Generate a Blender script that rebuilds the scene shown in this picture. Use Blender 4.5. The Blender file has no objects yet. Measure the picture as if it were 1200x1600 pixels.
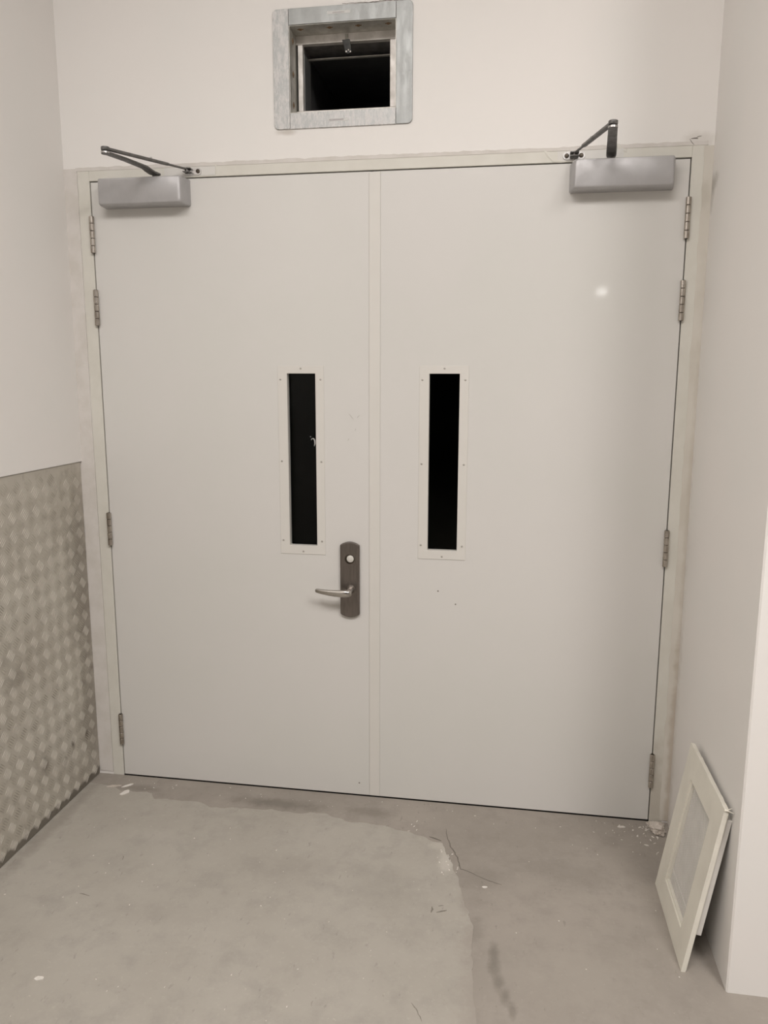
import bpy, bmesh, math, random
from mathutils import Matrix, Vector, noise

SC = bpy.context.scene
COL = SC.collection
random.seed(7)

# ------------------------------------------------------------------ camera
cam_d = bpy.data.cameras.new('camera')
cam = bpy.data.objects.new('camera', cam_d)
COL.objects.link(cam)
R = [[0.9870167544140923, 0.1606018815095815, 0.002227590952290503],
     [0.029542230052017636, -0.16789150088941762, -0.9853627253822062],
     [-0.15787711407744331, 0.972635327131744, -0.17045626203192693]]
cam.matrix_world = Matrix(((R[0][0], -R[1][0], -R[2][0], 1.38909),
                           (R[0][1], -R[1][1], -R[2][1], -2.52307),
                           (R[0][2], -R[1][2], -R[2][2], 1.46977),
                           (0, 0, 0, 1)))
cam_d.sensor_fit = 'VERTICAL'
cam_d.sensor_height = 24.0
cam_d.lens = 1220.746 / 1600 * 24.0
cam_d.clip_start = 0.02
SC.camera = cam

# ------------------------------------------------------------------ world, lamps, exposure
w = bpy.data.worlds.new('world')
SC.world = w
w.use_nodes = True
w.node_tree.nodes['Background'].inputs[0].default_value = (0.5, 0.5, 0.5, 1)
w.node_tree.nodes['Background'].inputs[1].default_value = 0.02

def area(name, loc, sx, sy, power, color, aim=None):
    l = bpy.data.lights.new(name, 'AREA')
    l.shape = 'RECTANGLE'; l.size = sx; l.size_y = sy
    l.energy = power; l.color = color
    o = bpy.data.objects.new(name, l)
    COL.objects.link(o)
    o.location = loc
    if aim is not None:
        d = Vector(aim) - Vector(loc)
        o.rotation_euler = d.to_track_quat('-Z', 'Y').to_euler()
    return o

WARM = (1.0, 0.95, 0.915)
area('ceiling_lamp', (0.90, -2.75, 3.46), 1.5, 0.9, 94, WARM)
area('ceiling_lamp', (2.75, -2.9, 3.46), 0.6, 1.2, 112, WARM)
area('ceiling_lamp', (2.70, -10.3, 2.77), 0.14, 0.10, 2.2, (1, 0.98, 0.95), aim=(1.7, 0.0, 1.7))

SC.view_settings.view_transform = 'Standard'
SC.view_settings.look = 'None'
SC.view_settings.gamma = 1.0
SC.view_settings.use_curve_mapping = False
SC.view_settings.exposure = -0.37

# ------------------------------------------------------------------ materials
def lin(c):
    return tuple(((v / 255) / 12.92 if v / 255 <= 0.04045 else ((v / 255 + 0.055) / 1.055) ** 2.4) for v in c)

class NT:
    def __init__(s, name):
        s.m = bpy.data.materials.new(name)
        s.m.use_nodes = True
        s.n = s.m.node_tree.nodes; s.l = s.m.node_tree.links
        s.b = s.n['Principled BSDF']
        s.geo = s.n.new('ShaderNodeNewGeometry')
        s.pos = s.geo.outputs['Position']
    def noise(s, scale, detail=4, rough=0.55, stretch=None, off=0.0):
        mp = s.n.new('ShaderNodeMapping')
        s.l.new(s.pos, mp.inputs['Vector'])
        mp.inputs['Location'].default_value = (off, off * 1.7, off * 0.3)
        if stretch: mp.inputs['Scale'].default_value = stretch
        t = s.n.new('ShaderNodeTexNoise')
        t.inputs['Scale'].default_value = scale
        t.inputs['Detail'].default_value = detail
        t.inputs['Roughness'].default_value = rough
        s.l.new(mp.outputs[0], t.inputs['Vector'])
        return t.outputs['Fac']
    def ramp(s, src, a, b, lo=0.0, hi=1.0):
        r = s.n.new('ShaderNodeMapRange')
        r.interpolation_type = 'SMOOTHSTEP'
        s.l.new(src, r.inputs[0])
        for i, v in zip((1, 2, 3, 4), (a, b, lo, hi)): r.inputs[i].default_value = v
        return r.outputs[0]
    def math(s, op, a, b=None):
        m = s.n.new('ShaderNodeMath'); m.operation = op
        for i, v in enumerate((a, b)):
            if v is None: continue
            if isinstance(v, (int, float)): m.inputs[i].default_value = v
            else: s.l.new(v, m.inputs[i])
        return m.outputs[0]
    def mix(s, fac, a, b):
        m = s.n.new('ShaderNodeMix'); m.data_type = 'RGBA'
        for i, v in ((0, fac), (6, a), (7, b)):
            if isinstance(v, (int, float)): m.inputs[i].default_value = v
            elif isinstance(v, tuple): m.inputs[i].default_value = (*v, 1)
            else: s.l.new(v, m.inputs[i])
        return m.outputs[2]
    def blob(s, p, r, soft=0.6, wob=None, amp=0.5):
        """1 inside an ellipsoid at p with radii r, 0 outside, wobbly edge"""
        sub = s.n.new('ShaderNodeVectorMath'); sub.operation = 'SUBTRACT'
        s.l.new(s.pos, sub.inputs[0]); sub.inputs[1].default_value = p
        dv = s.n.new('ShaderNodeVectorMath'); dv.operation = 'DIVIDE'
        s.l.new(sub.outputs[0], dv.inputs[0]); dv.inputs[1].default_value = r
        ln = s.n.new('ShaderNodeVectorMath'); ln.operation = 'LENGTH'
        s.l.new(dv.outputs[0], ln.inputs[0])
        d = ln.outputs['Value']
        if wob is not None:
            d = s.math('ADD', d, s.math('MULTIPLY', s.math('SUBTRACT', wob, 0.5), amp * 2))
        return s.ramp(d, 1.0 - soft, 1.0, 1.0, 0.0)
    def bump(s, src, strength, dist=0.002):
        b = s.n.new('ShaderNodeBump')
        b.inputs['Strength'].default_value = strength
        b.inputs['Distance'].default_value = dist
        s.l.new(src, b.inputs['Height'])
        s.l.new(b.outputs[0], s.b.inputs['Normal'])
    def out(s, color, rough, metal=0.0, spec=0.5):
        for k, v in (('Base Color', color), ('Roughness', rough), ('Metallic', metal), ('Specular IOR Level', spec)):
            i = s.b.inputs[k]
            if isinstance(v, tuple): i.default_value = (*v, 1)
            elif isinstance(v, (int, float)): i.default_value = v
            else: s.l.new(v, i)
        return s.m

def paint(name, base, var, rough=0.6, nscale=6, bump=0.15, bscale=60, spec=0.4, blobs=()):
    t = NT(name)
    n1 = t.noise(nscale, 5)
    c = t.mix(t.ramp(n1, 0.35, 0.7), base, var)
    if blobs:
        wob = t.noise(22, 4, off=3.1)
        for (p, r, col, st) in blobs:
            f = t.math('MULTIPLY', t.blob(p, r, 0.8, wob, 0.6), st)
            c = t.mix(f, c, col)
    if bump: t.bump(t.noise(bscale, 5, 0.6, off=5), bump, 0.0015)
    return t.out(c, rough, 0, spec)

WALLC = (0.80, 0.775, 0.75)
M = {}
M['wall'] = paint('wall_paint', WALLC, (0.785, 0.77, 0.745), 0.75, 2.5, 0.12, 35, 0.3, blobs=[
    ((1.945, -0.01, 2.02), (0.05, 0.09, 0.035), (0.33, 0.31, 0.27), 0.55),
    ((1.94, 0, 1.98), (0.03, 0.05, 0.06), (0.42, 0.40, 0.35), 0.4),
    ((1.90, 0, 2.15), (0.06, 0.05, 0.03), (0.45, 0.42, 0.36), 0.3),
    ((1.95, 0, 0.3), (0.03, 0.06, 1.2), (0.50, 0.45, 0.39), 0.35),
    ((0.67, 0, 2.222), (0.05, 0.05, 0.014), (0.45, 0.41, 0.36), 0.6)])
M['wall_dull'] = paint('rear_wall_paint', (0.28, 0.27, 0.26), (0.24, 0.235, 0.225), 0.8, 2.0, 0, 35, 0.2)
M['ceiling'] = paint('ceiling_paint', (0.80, 0.79, 0.77), (0.78, 0.77, 0.75), 0.8, 2.0, 0, 35, 0.2)
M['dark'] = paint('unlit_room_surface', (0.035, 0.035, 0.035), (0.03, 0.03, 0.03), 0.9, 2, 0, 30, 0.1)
M['door'] = paint('door_paint', (0.65, 0.635, 0.612), (0.635, 0.627, 0.597), 0.36, 1.6, 0.05, 90, 0.45)
for k_, v_ in (('Coat Weight', 0.25), ('Coat Roughness', 0.045)): M['door'].node_tree.nodes['Principled BSDF'].inputs[k_].default_value = v_
M['frame'] = paint('frame_paint', (0.66, 0.645, 0.59), (0.62, 0.603, 0.545), 0.5, 9, 0.25, 45, 0.4, blobs=[
    ((1.90, 0, 0.1), (0.05, 0.05, 0.25), (0.36, 0.30, 0.23), 0.4)])
M['frame_white'] = paint('frame_wiped_paint', (0.66, 0.65, 0.62), (0.62, 0.60, 0.57), 0.5, 9, 0.1)
M['strip'] = paint('cover_strip_paint', (0.655, 0.637, 0.60), (0.645, 0.627, 0.588), 0.4, 5, 0.05, 90, 0.45)
M['plaster'] = paint('rough_plaster', (0.66, 0.63, 0.60), (0.60, 0.57, 0.53), 0.85, 14, 0.5, 70, 0.2)
M['plaster_right'] = paint('stained_plaster', (0.64, 0.61, 0.555), (0.58, 0.545, 0.485), 0.85, 5, 0.3, 50, 0.2, blobs=[((1.943, 0, 0.2), (0.022, 0.05, 0.6), (0.42, 0.35, 0.28), 0.6), ((1.943, 0, 1.0), (0.016, 0.05, 0.9), (0.46, 0.41, 0.35), 0.4), ((1.92, 0, 1.99), (0.03, 0.05, 0.05), (0.48, 0.45, 0.39), 0.5)])
M['chip'] = paint('plaster_chip', (0.72, 0.69, 0.65), (0.62, 0.58, 0.53), 0.9, 60, 0.5, 160, 0.2)
M['lump'] = paint('plaster_lump', (0.56, 0.51, 0.46), (0.44, 0.39, 0.34), 0.9, 50, 0.6, 120, 0.2)
M['rubber'] = paint('dark_rubber', (0.02, 0.02, 0.02), (0.03, 0.03, 0.03), 0.6, 10, 0)
M['crack'] = paint('crack_shadow_dirt', (0.13, 0.115, 0.10), (0.17, 0.15, 0.13), 0.9, 60, 0)
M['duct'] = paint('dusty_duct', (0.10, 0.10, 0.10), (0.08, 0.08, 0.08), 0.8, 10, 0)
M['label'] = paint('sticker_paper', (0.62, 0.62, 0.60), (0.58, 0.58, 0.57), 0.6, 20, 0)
M['ink'] = paint('faded_ink', (0.40, 0.38, 0.38), (0.45, 0.43, 0.43), 0.7, 80, 0)
M['panel'] = paint('cream_panel', (0.75, 0.725, 0.645), (0.70, 0.675, 0.60), 0.55, 12, 0.1, 60, 0.4)
M['panel_edge'] = paint('cream_panel_edge', (0.80, 0.775, 0.69), (0.75, 0.725, 0.645), 0.7, 30, 0.3, 90, 0.3)
M['slat'] = paint('grille_slat', (0.64, 0.62, 0.585), (0.60, 0.58, 0.545), 0.6, 20, 0, 60, 0.4)
M['slat_gap'] = paint('grille_backing', (0.29, 0.275, 0.25), (0.26, 0.245, 0.225), 0.8, 20, 0, 60, 0.3)

def metal(name, base, var, rough, scale=30, stretch=None, met=1.0, bump=0.0, streak=None):
    t = NT(name)
    n = t.noise(scale, 5, 0.6, stretch)
    c = t.mix(t.ramp(n, 0.35, 0.68), base, var)
    if bump: t.bump(n, bump, 0.0008)
    r = t.ramp(n, 0.3, 0.7, rough - 0.05, rough + 0.07)
    return t.out(c, r, met)

M['closer'] = metal('silver_closer_paint', (0.47, 0.465, 0.47), (0.45, 0.445, 0.45), 0.48, 25, None, 0.5)
M['arm'] = metal('dark_closer_arm', (0.21, 0.205, 0.20), (0.16, 0.155, 0.15), 0.38, 60, None, 0.8)
M['steel'] = metal('bright_steel', (0.62, 0.61, 0.60), (0.5, 0.49, 0.48), 0.28, 60)
M['hinge'] = metal('stainless_hinge', (0.58, 0.54, 0.49), (0.34, 0.30, 0.26), 0.30, 90, (1, 1, 0.25))
M['hinge_dark'] = metal('hinge_joint', (0.10, 0.085, 0.07), (0.07, 0.06, 0.05), 0.5, 90)
M['escutcheon'] = metal('brushed_steel_dark_reflection', (0.23, 0.205, 0.19), (0.19, 0.17, 0.155), 0.34, 120, (1, 1, 0.12))  # dark base colour stands in for the dark room mirrored in the steel
M['lever'] = metal('satin_lever_steel', (0.52, 0.50, 0.47), (0.44, 0.42, 0.39), 0.24, 14)
M['screw_pale'] = metal('pale_satin_steel', (0.72, 0.70, 0.66), (0.66, 0.64, 0.60), 0.55, 200, None, 0.35)
M['rust'] = metal('rusty_screw', (0.30, 0.20, 0.12), (0.18, 0.11, 0.06), 0.6, 200, None, 0.5)
M['screw_dull'] = metal('dull_screw', (0.46, 0.44, 0.41), (0.36, 0.34, 0.31), 0.45, 200, None, 0.6)

def galvanised():
    t = NT('galvanised_steel')
    v = t.n.new('ShaderNodeTexVoronoi'); v.inputs['Scale'].default_value = 130
    t.l.new(t.pos, v.inputs['Vector'])
    s = t.n.new('ShaderNodeSeparateColor'); t.l.new(v.outputs['Color'], s.inputs[0])
    n = t.noise(25, 5, 0.7, (1.6, 1, 0.45))
    c = t.mix(t.ramp(n, 0.3, 0.7), (0.275, 0.283, 0.278), (0.335, 0.343, 0.338))
    c = t.mix(t.math('MULTIPLY', s.outputs[0], 0.25), c, (0.24, 0.25, 0.25))
    return t.out(c, t.ramp(n, 0.3, 0.7, 0.38, 0.55), 0.7)
M['galv'] = galvanised()

def galv_smeared():
    t = NT('plaster_smeared_galvanised_steel')
    n = t.noise(36, 8, 0.8, (2.0, 1, 0.7))
    n2 = t.noise(90, 3, 0.6, (2, 1, 0.6), off=2)
    f = t.ramp(t.math('ADD', t.math('MULTIPLY', n, 0.7), t.math('MULTIPLY', n2, 0.3)), 0.42, 0.60)
    c = t.mix(f, (0.38, 0.388, 0.384), (0.60, 0.59, 0.58))
    t.bump(n2, 0.3, 0.001)
    return t.out(c, 0.5, t.ramp(f, 0, 1, 0.65, 0.1))
M['galv_smear'] = galv_smeared()
M['alu'] = metal('damper_inner_aluminium', (0.74, 0.71, 0.68), (0.60, 0.575, 0.54), 0.5, 25, None, 0.45)
M['soffit'] = metal('dull_damper_sleeve', (0.62, 0.61, 0.57), (0.46, 0.45, 0.41), 0.5, 22, None, 0.7)
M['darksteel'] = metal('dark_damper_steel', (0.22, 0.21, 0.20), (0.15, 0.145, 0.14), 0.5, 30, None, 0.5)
M['link'] = metal('black_link_block', (0.05, 0.05, 0.045), (0.03, 0.03, 0.03), 0.5, 30, None, 0.5)

def glass():
    t = NT('vision_glass')
    t.b.inputs['Transmission Weight'].default_value = 1.0
    t.b.inputs['IOR'].default_value = 1.16
    return t.out((0.75, 0.78, 0.77), 0.02, 0, 0.35)
M['glass'] = glass()

def plate_mat():
    t = NT('worn_aluminium_tread_plate')
    n = t.noise(3.5, 6, 0.6)
    n2 = t.noise(26, 5, 0.65, off=4)
    n3 = t.noise(140, 3, 0.6, off=9)
    c = t.mix(t.ramp(n, 0.35, 0.68), (0.58, 0.55, 0.49), (0.49, 0.455, 0.40))
    c = t.mix(t.math('MULTIPLY', t.ramp(n2, 0.5, 0.75), 0.45), c, (0.28, 0.25, 0.21))
    c = t.mix(t.math('MULTIPLY', t.ramp(n3, 0.55, 0.8), 0.2), c, (0.55, 0.52, 0.46))
    wob = t.noise(30, 5, 0.6, off=7)
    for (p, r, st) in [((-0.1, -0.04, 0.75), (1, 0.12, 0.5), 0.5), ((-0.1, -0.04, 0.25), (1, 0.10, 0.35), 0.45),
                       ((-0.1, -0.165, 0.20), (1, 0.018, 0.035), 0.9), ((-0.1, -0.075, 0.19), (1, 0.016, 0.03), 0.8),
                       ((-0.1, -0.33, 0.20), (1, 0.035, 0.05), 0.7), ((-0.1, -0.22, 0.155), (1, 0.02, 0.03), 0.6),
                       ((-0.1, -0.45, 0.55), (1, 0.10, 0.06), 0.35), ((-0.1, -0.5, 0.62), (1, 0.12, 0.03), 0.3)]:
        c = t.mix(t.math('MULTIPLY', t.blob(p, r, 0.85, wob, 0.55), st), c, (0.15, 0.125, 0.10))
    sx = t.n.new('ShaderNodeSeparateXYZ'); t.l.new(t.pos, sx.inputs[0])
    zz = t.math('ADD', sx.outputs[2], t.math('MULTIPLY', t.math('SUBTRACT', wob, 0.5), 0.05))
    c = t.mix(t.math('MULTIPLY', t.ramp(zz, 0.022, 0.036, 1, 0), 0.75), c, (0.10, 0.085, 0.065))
    return t.out(c, t.ramp(n2, 0.3, 0.7, 0.36, 0.52), 0.45)
M['plate'] = plate_mat()
M['bars'] = metal('polished_bar_tops', (0.58, 0.55, 0.49), (0.40, 0.37, 0.32), 0.44, 9, None, 0.45)

def floor_mat(name, base, var, blobs, marks=0.5):
    t = NT(name)
    n = t.noise(2.2, 6, 0.6)
    n2 = t.noise(11, 6, 0.65, off=2)
    n3 = t.noise(70, 4, 0.6, off=8)
    c = t.mix(t.ramp(n, 0.32, 0.68), base, var)
    c = t.mix(t.math('MULTIPLY', t.ramp(n2, 0.45, 0.75), marks), c, tuple(v * 0.72 for v in base))
    c = t.mix(t.math('MULTIPLY', t.ramp(n3, 0.55, 0.8), 0.25), c, tuple(min(1, v * 1.3) for v in base))
    # sparse scratches of dirt and lime
    sc = t.noise(60, 3, 0.7, (1.0, 0.35, 1), off=11)
    c = t.mix(t.math('MULTIPLY', t.ramp(sc, 0.63, 0.72), 0.4), c, tuple(v * 0.5 for v in base))
    sc2 = t.noise(95, 3, 0.75, (0.75, 1.0, 1), off=17)
    c = t.mix(t.math('MULTIPLY', t.ramp(sc2, 0.68, 0.75), 0.4), c, tuple(min(1, v * 1.75) for v in base))
    wob = t.noise(24, 7, 0.75, off=7)
    for (p, r, col, st) in blobs:
        c = t.mix(t.math('MULTIPLY', t.blob((*p, 0), (*r, 1), 0.85, wob, 0.7), st), c, col)
    t.bump(t.math('ADD', n3, n2), 0.25, 0.0015)
    return t.out(c, t.ramp(n2, 0.3, 0.7, 0.55, 0.75), 0, 0.35)
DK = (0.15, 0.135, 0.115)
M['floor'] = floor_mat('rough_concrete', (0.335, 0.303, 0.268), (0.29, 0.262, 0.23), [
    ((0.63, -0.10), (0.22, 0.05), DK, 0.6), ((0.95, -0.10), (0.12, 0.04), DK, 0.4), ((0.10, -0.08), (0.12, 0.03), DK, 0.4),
    ((1.384, -0.70), (0.020, 0.05), DK, 0.6), ((1.386, -0.75), (0.022, 0.045), DK, 0.6), ((1.398, -0.80), (0.022, 0.04), DK, 0.6), ((1.415, -0.84), (0.018, 0.035), DK, 0.6), ((1.432, -0.885), (0.013, 0.04), DK, 0.5),
    ((1.33, -0.62), (0.05, 0.08), DK, 0.35), ((1.62, -0.33), (0.2, 0.1), DK, 0.25), ((1.35, -0.4), (0.10, 0.08), DK, 0.25),
    ((1.6, -0.75), (0.25, 0.2), (0.36, 0.33, 0.29), 0.4)])
M['screed'] = floor_mat('smooth_screed', (0.40, 0.375, 0.335), (0.365, 0.34, 0.30), [
    ((1.23, -0.33), (0.035, 0.09), (0.55, 0.52, 0.47), 0.6), ((1.20, -0.26), (0.05, 0.03), (0.52, 0.49, 0.44), 0.4),
    ((1.31, -0.50), (0.04, 0.10), (0.325, 0.295, 0.26), 0.9), ((1.34, -0.66), (0.07, 0.14), (0.325, 0.295, 0.26), 1.0), ((1.36, -0.85), (0.09, 0.18), (0.325, 0.295, 0.26), 1.0), ((1.38, -1.1), (0.11, 0.2), (0.325, 0.295, 0.26), 1.0),
    ((0.75, -0.45), (0.2, 0.12), (0.31, 0.285, 0.25), 0.35), ((1.05, -0.5), (0.15, 0.15), (0.30, 0.28, 0.245), 0.3), ((0.45, -0.7), (0.25, 0.08), (0.31, 0.285, 0.25), 0.3), ((0.3, -0.35), (0.12, 0.05), (0.45, 0.42, 0.38), 0.35),
    ((-0.07, -0.35), (0.04, 0.5), (0.22, 0.20, 0.17), 0.45)], 0.5)
M['scuff'] = paint('boot_scuff', (0.17, 0.155, 0.13), (0.25, 0.23, 0.2), 0.9, 90, 0)

# ------------------------------------------------------------------ helpers
WO = {}
def mk(name, bm, mat, parent=None, org=None, smooth=None, bevel=0, seg=2):
    """link a bmesh (world coordinates) as one mesh object"""
    po = WO.get(parent.name, Vector((0, 0, 0))) if parent else Vector((0, 0, 0))
    if org is None: org = po
    org = Vector(org)
    bmesh.ops.recalc_face_normals(bm, faces=bm.faces)
    bm.transform(Matrix.Translation(-org))
    me = bpy.data.meshes.new(name)
    bm.to_mesh(me); bm.free()
    me.materials.append(mat)
    if smooth is not None:
        for p in me.polygons: p.use_smooth = True
        me.set_sharp_from_angle(angle=math.radians(smooth))
    o = bpy.data.objects.new(name, me)
    COL.objects.link(o)
    if parent: o.parent = parent
    o.location = org - po
    WO[o.name] = org
    if bevel:
        b = o.modifiers.new('edge', 'BEVEL'); b.width = bevel; b.segments = seg; b.limit_method = 'ANGLE'; b.angle_limit = math.radians(40)
    return o

def thing(name, loc, label=None, cat=None, group=None, kind=None):
    o = bpy.data.objects.new(name, None)
    o.empty_display_size = 0.05
    COL.objects.link(o); o.location = loc
    WO[o.name] = Vector(loc)
    tag(o, label, cat, group, kind)
    return o

def tag(o, label=None, cat=None, group=None, kind=None):
    for k, v in (('label', label), ('category', cat), ('group', group), ('kind', kind)):
        if v: o[k] = v
    return o

def dup(o, loc, parent=None, first=True):
    c = o.copy(); COL.objects.link(c)
    if parent is not None: c.parent = parent
    if first: c.location = loc
    for ch in list(o.children):
        dup(ch, None, c, False)
    return c

def BM(): return bmesh.new()

def box(bm, a, b):
    (x0, y0, z0), (x1, y1, z1) = a, b
    v = [bm.verts.new(p) for p in ((x0, y0, z0), (x1, y0, z0), (x1, y1, z0), (x0, y1, z0), (x0, y0, z1), (x1, y0, z1), (x1, y1, z1), (x0, y1, z1))]
    for f in ((0, 3, 2, 1), (4, 5, 6, 7), (0, 1, 5, 4), (1, 2, 6, 5), (2, 3, 7, 6), (3, 0, 4, 7)):
        bm.faces.new([v[i] for i in f])
    return bm

def frame_box(bm, O, U, V, N, u0, u1, v0, v1, n0, n1):
    O, U, V, N = Vector(O), Vector(U), Vector(V), Vector(N)
    pts = [O + U * u + V * v + N * n for n in (n0, n1) for (u, v) in ((u0, v0), (u1, v0), (u1, v1), (u0, v1))]
    v = [bm.verts.new(p) for p in pts]
    for f in ((0, 3, 2, 1), (4, 5, 6, 7), (0, 1, 5, 4), (1, 2, 6, 5), (2, 3, 7, 6), (3, 0, 4, 7)):
        bm.faces.new([v[i] for i in f])

def gridwall(bm, xs, zs, holes, y0, y1, mapf=None):
    """slab in the xz plane with rectangular holes; holes = set of (i, j) cells"""
    cache = {}
    def V(i, j, k):
        if (i, j, k) not in cache: cache[(i, j, k)] = bm.verts.new((xs[i], (y0, y1)[k], zs[j]))
        return cache[(i, j, k)]
    nx, nz = len(xs) - 1, len(zs) - 1
    solid = lambda i, j: 0 <= i < nx and 0 <= j < nz and (i, j) not in holes
    for i in range(nx):
        for j in range(nz):
            if not solid(i, j): continue
            bm.faces.new([V(i, j, 0), V(i + 1, j, 0), V(i + 1, j + 1, 0), V(i, j + 1, 0)])
            bm.faces.new([V(i, j, 1), V(i, j + 1, 1), V(i + 1, j + 1, 1), V(i + 1, j, 1)])
            for (di, dj, a, b) in ((-1, 0, (i, j), (i, j + 1)), (1, 0, (i + 1, j), (i + 1, j + 1)), (0, -1, (i, j), (i + 1, j)), (0, 1, (i, j + 1), (i + 1, j + 1))):
                if not solid(i + di, j + dj):
                    bm.faces.new([V(*a, 0), V(*b, 0), V(*b, 1), V(*a, 1)])
    return bm

def prism(bm, pts, y0, y1, axis='y'):
    """extrude a polygon: pts are (x,z) for axis y, (x,y) for axis z, (y,z) for axis x"""
    f = {'y': lambda p, h: (p[0], h, p[1]), 'z': lambda p, h: (p[0], p[1], h), 'x': lambda p, h: (h, p[0], p[1])}[axis]
    a = [bm.verts.new(f(p, y0)) for p in pts]; b = [bm.verts.new(f(p, y1)) for p in pts]
    n = len(pts)
    bm.faces.new(a); bm.faces.new(b[::-1])
    for i in range(n): bm.faces.new([a[i], b[i], b[(i + 1) % n], a[(i + 1) % n]])
    return bm

def rrect(x0, x1, z0, z1, r, n=6, corners=(1, 1, 1, 1)):
    """rounded rectangle; corners order: (x0,z0),(x1,z0),(x1,z1),(x0,z1)"""
    out = []
    for k, (cx, cz, px, pz, a0) in enumerate(((x0 + r, z0 + r, x0, z0, math.pi), (x1 - r, z0 + r, x1, z0, 1.5 * math.pi), (x1 - r, z1 - r, x1, z1, 0), (x0 + r, z1 - r, x0, z1, .5 * math.pi))):
        if corners[k]:
            for i in range(n + 1):
                a = a0 + i / n * math.pi / 2
                out.append((cx + r * math.cos(a), cz + r * math.sin(a)))
        else: out.append((px, pz))
    return out

def lathe(bm, c, axis, prof, n=20):
    """revolve profile [(radius, height)] about an axis through c"""
    axis = Vector(axis).normalized()
    u = axis.orthogonal().normalized(); v = axis.cross(u); c = Vector(c)
    rings = [[bm.verts.new(c + axis * h + (u * math.cos(2 * math.pi * k / n) + v * math.sin(2 * math.pi * k / n)) * r) for k in range(n)] for (r, h) in prof]
    for a, b in zip(rings, rings[1:]):
        for k in range(n): bm.faces.new([a[k], a[(k + 1) % n], b[(k + 1) % n], b[k]])
    bm.faces.new(rings[0][::-1]); bm.faces.new(rings[-1])
    return bm

def sweep(bm, pts, wh, up=(0, 0, 1), n=12, power=2.0):
    """superellipse section swept along pts; wh = (half width, half height) per point"""
    pts = [Vector(p) for p in pts]; up = Vector(up); rings = []
    for i, p in enumerate(pts):
        d = (pts[min(i + 1, len(pts) - 1)] - pts[max(i - 1, 0)]).normalized()
        s = d.cross(up).normalized(); t = s.cross(d).normalized()
        a, b = wh[i]
        ring = []
        for k in range(n):
            th = 2 * math.pi * (k + 0.5) / n
            c, q = math.cos(th), math.sin(th)
            ring.append(bm.verts.new(p + s * a * math.copysign(abs(c) ** (2 / power), c) + t * b * math.copysign(abs(q) ** (2 / power), q)))
        rings.append(ring)
    for a, b in zip(rings, rings[1:]):
        for k in range(n): bm.faces.new([a[k], a[(k + 1) % n], b[(k + 1) % n], b[k]])
    bm.faces.new(rings[0][::-1]); bm.faces.new(rings[-1])
    return bm

def cross_screw(bm, c, axis, r, h=0.0012):
    lathe(bm, c, axis, [(r, 0), (r, h * 0.5), (r * 0.7, h)], 12)

# ------------------------------------------------------------------ setting
XL, XR, YP = -0.101, 1.943, -0.742       # left wall, right return wall, face of the pier
# wall that holds the doors and the damper
xs = [-0.30, -0.044, 0.681, 1.014, 1.924, 2.2]
zs = [-0.1, 0.0, 2.132, 2.275, 2.526, 3.65]
holes = {(i, j) for i in (1, 2, 3) for j in (0, 1)} | {(2, 3)}
wb = mk('wall_back', gridwall(BM(), xs, zs, holes, 0.0, 0.20), M['wall'])
tag(wb, 'off-white painted wall holding the double door', kind='structure')
wl = mk('wall_left', box(BM(), (XL - 0.15, -12, -0.1), (XL, 0.0, 3.65)), M['wall'])
sk = mk('plaster_skim', prism(BM(), [(XL, 1.1755), (XL + 0.0085, 1.1765), (XL + 0.0085, 3.5), (XL, 3.5)], -12, 0.0), M['wall'], wl)
tag(wl, 'off-white painted side wall left of the doors', kind='structure')
bm = BM()
prism(bm, [(XR, 0.0), (XR, YP + 0.004), (XR + 0.004, YP), (4.2, YP), (4.2, 0.0)], -0.1, 3.65, 'z')
wr = mk('wall_right', bm, M['wall'])
tag(wr, 'off-white painted wall return with outer corner right of the doors', kind='structure')
mk('wall_far_right', box(BM(), (3.9, -12, -0.1), (4.05, YP, 3.65)), M['wall_dull'])['kind'] = 'structure'
mk('wall_rear', box(BM(), (-0.3, -12.15, -0.1), (4.05, -12, 3.65)), M['wall_dull'])['kind'] = 'structure'
cl = mk('ceiling', box(BM(), (-0.3, -12.15, 3.5), (4.2, 0.0, 3.65)), M['ceiling'])
cl['kind'] = 'structure'

fl = mk('floor', box(BM(), (-0.3, -12.15, -0.1), (4.2, 0.0, 0.0)), M['floor'])
tag(fl, 'bare grey concrete floor, darker and rougher near the doors', kind='structure')
# smoother skim of screed, its edge running from the left door round to the right
edge = [(XL, -0.075), (0.00, -0.085), (0.045, -0.115), (0.06, -0.10), (0.16, -0.107), (0.18, -0.14), (0.25, -0.135), (0.317, -0.13), (0.403, -0.162), (0.50, -0.150), (0.603, -0.143), (0.70, -0.15), (0.805, -0.138),
        (0.891, -0.17), (1.01, -0.174), (1.122, -0.205), (1.208, -0.249), (1.246, -0.344), (1.275, -0.42), (1.285, -0.489), (1.312, -0.56), (1.328, -0.616), (1.325, -0.70), (1.333, -0.779), (1.34, -0.86), (1.351, -0.935), (1.36, -1.15), (1.42, -1.6), (1.30, -2.4), (1.25, -3.2)]
fine = []
for (a, b) in zip(edge, edge[1:]):
    L = math.dist(a, b); n = max(1, int(L / 0.008)) if a[1] > -1.3 else 8
    for i in range(n):
        t = i / n
        x = a[0] + (b[0] - a[0]) * t; y = a[1] + (b[1] - a[1]) * t
        if a[0] > XL:
            x += 0.007 * noise.noise((x * 30, y * 30, 1)) + 0.003 * noise.noise((x * 110, y * 110, 4))
            y += 0.009 * noise.noise((x * 26, y * 26, 5)) + 0.003 * noise.noise((x * 110, y * 110, 8))
        fine.append((x, y))
fine.append(edge[-1]); fine.append((XL, -3.2))
bm = BM()
prism(bm, fine, -0.002, 0.0012, 'z')
sc = mk('screed_patch', bm, M['screed'], fl)
sc['label'] = 'lighter smooth screed skim with ragged edge'

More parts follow.
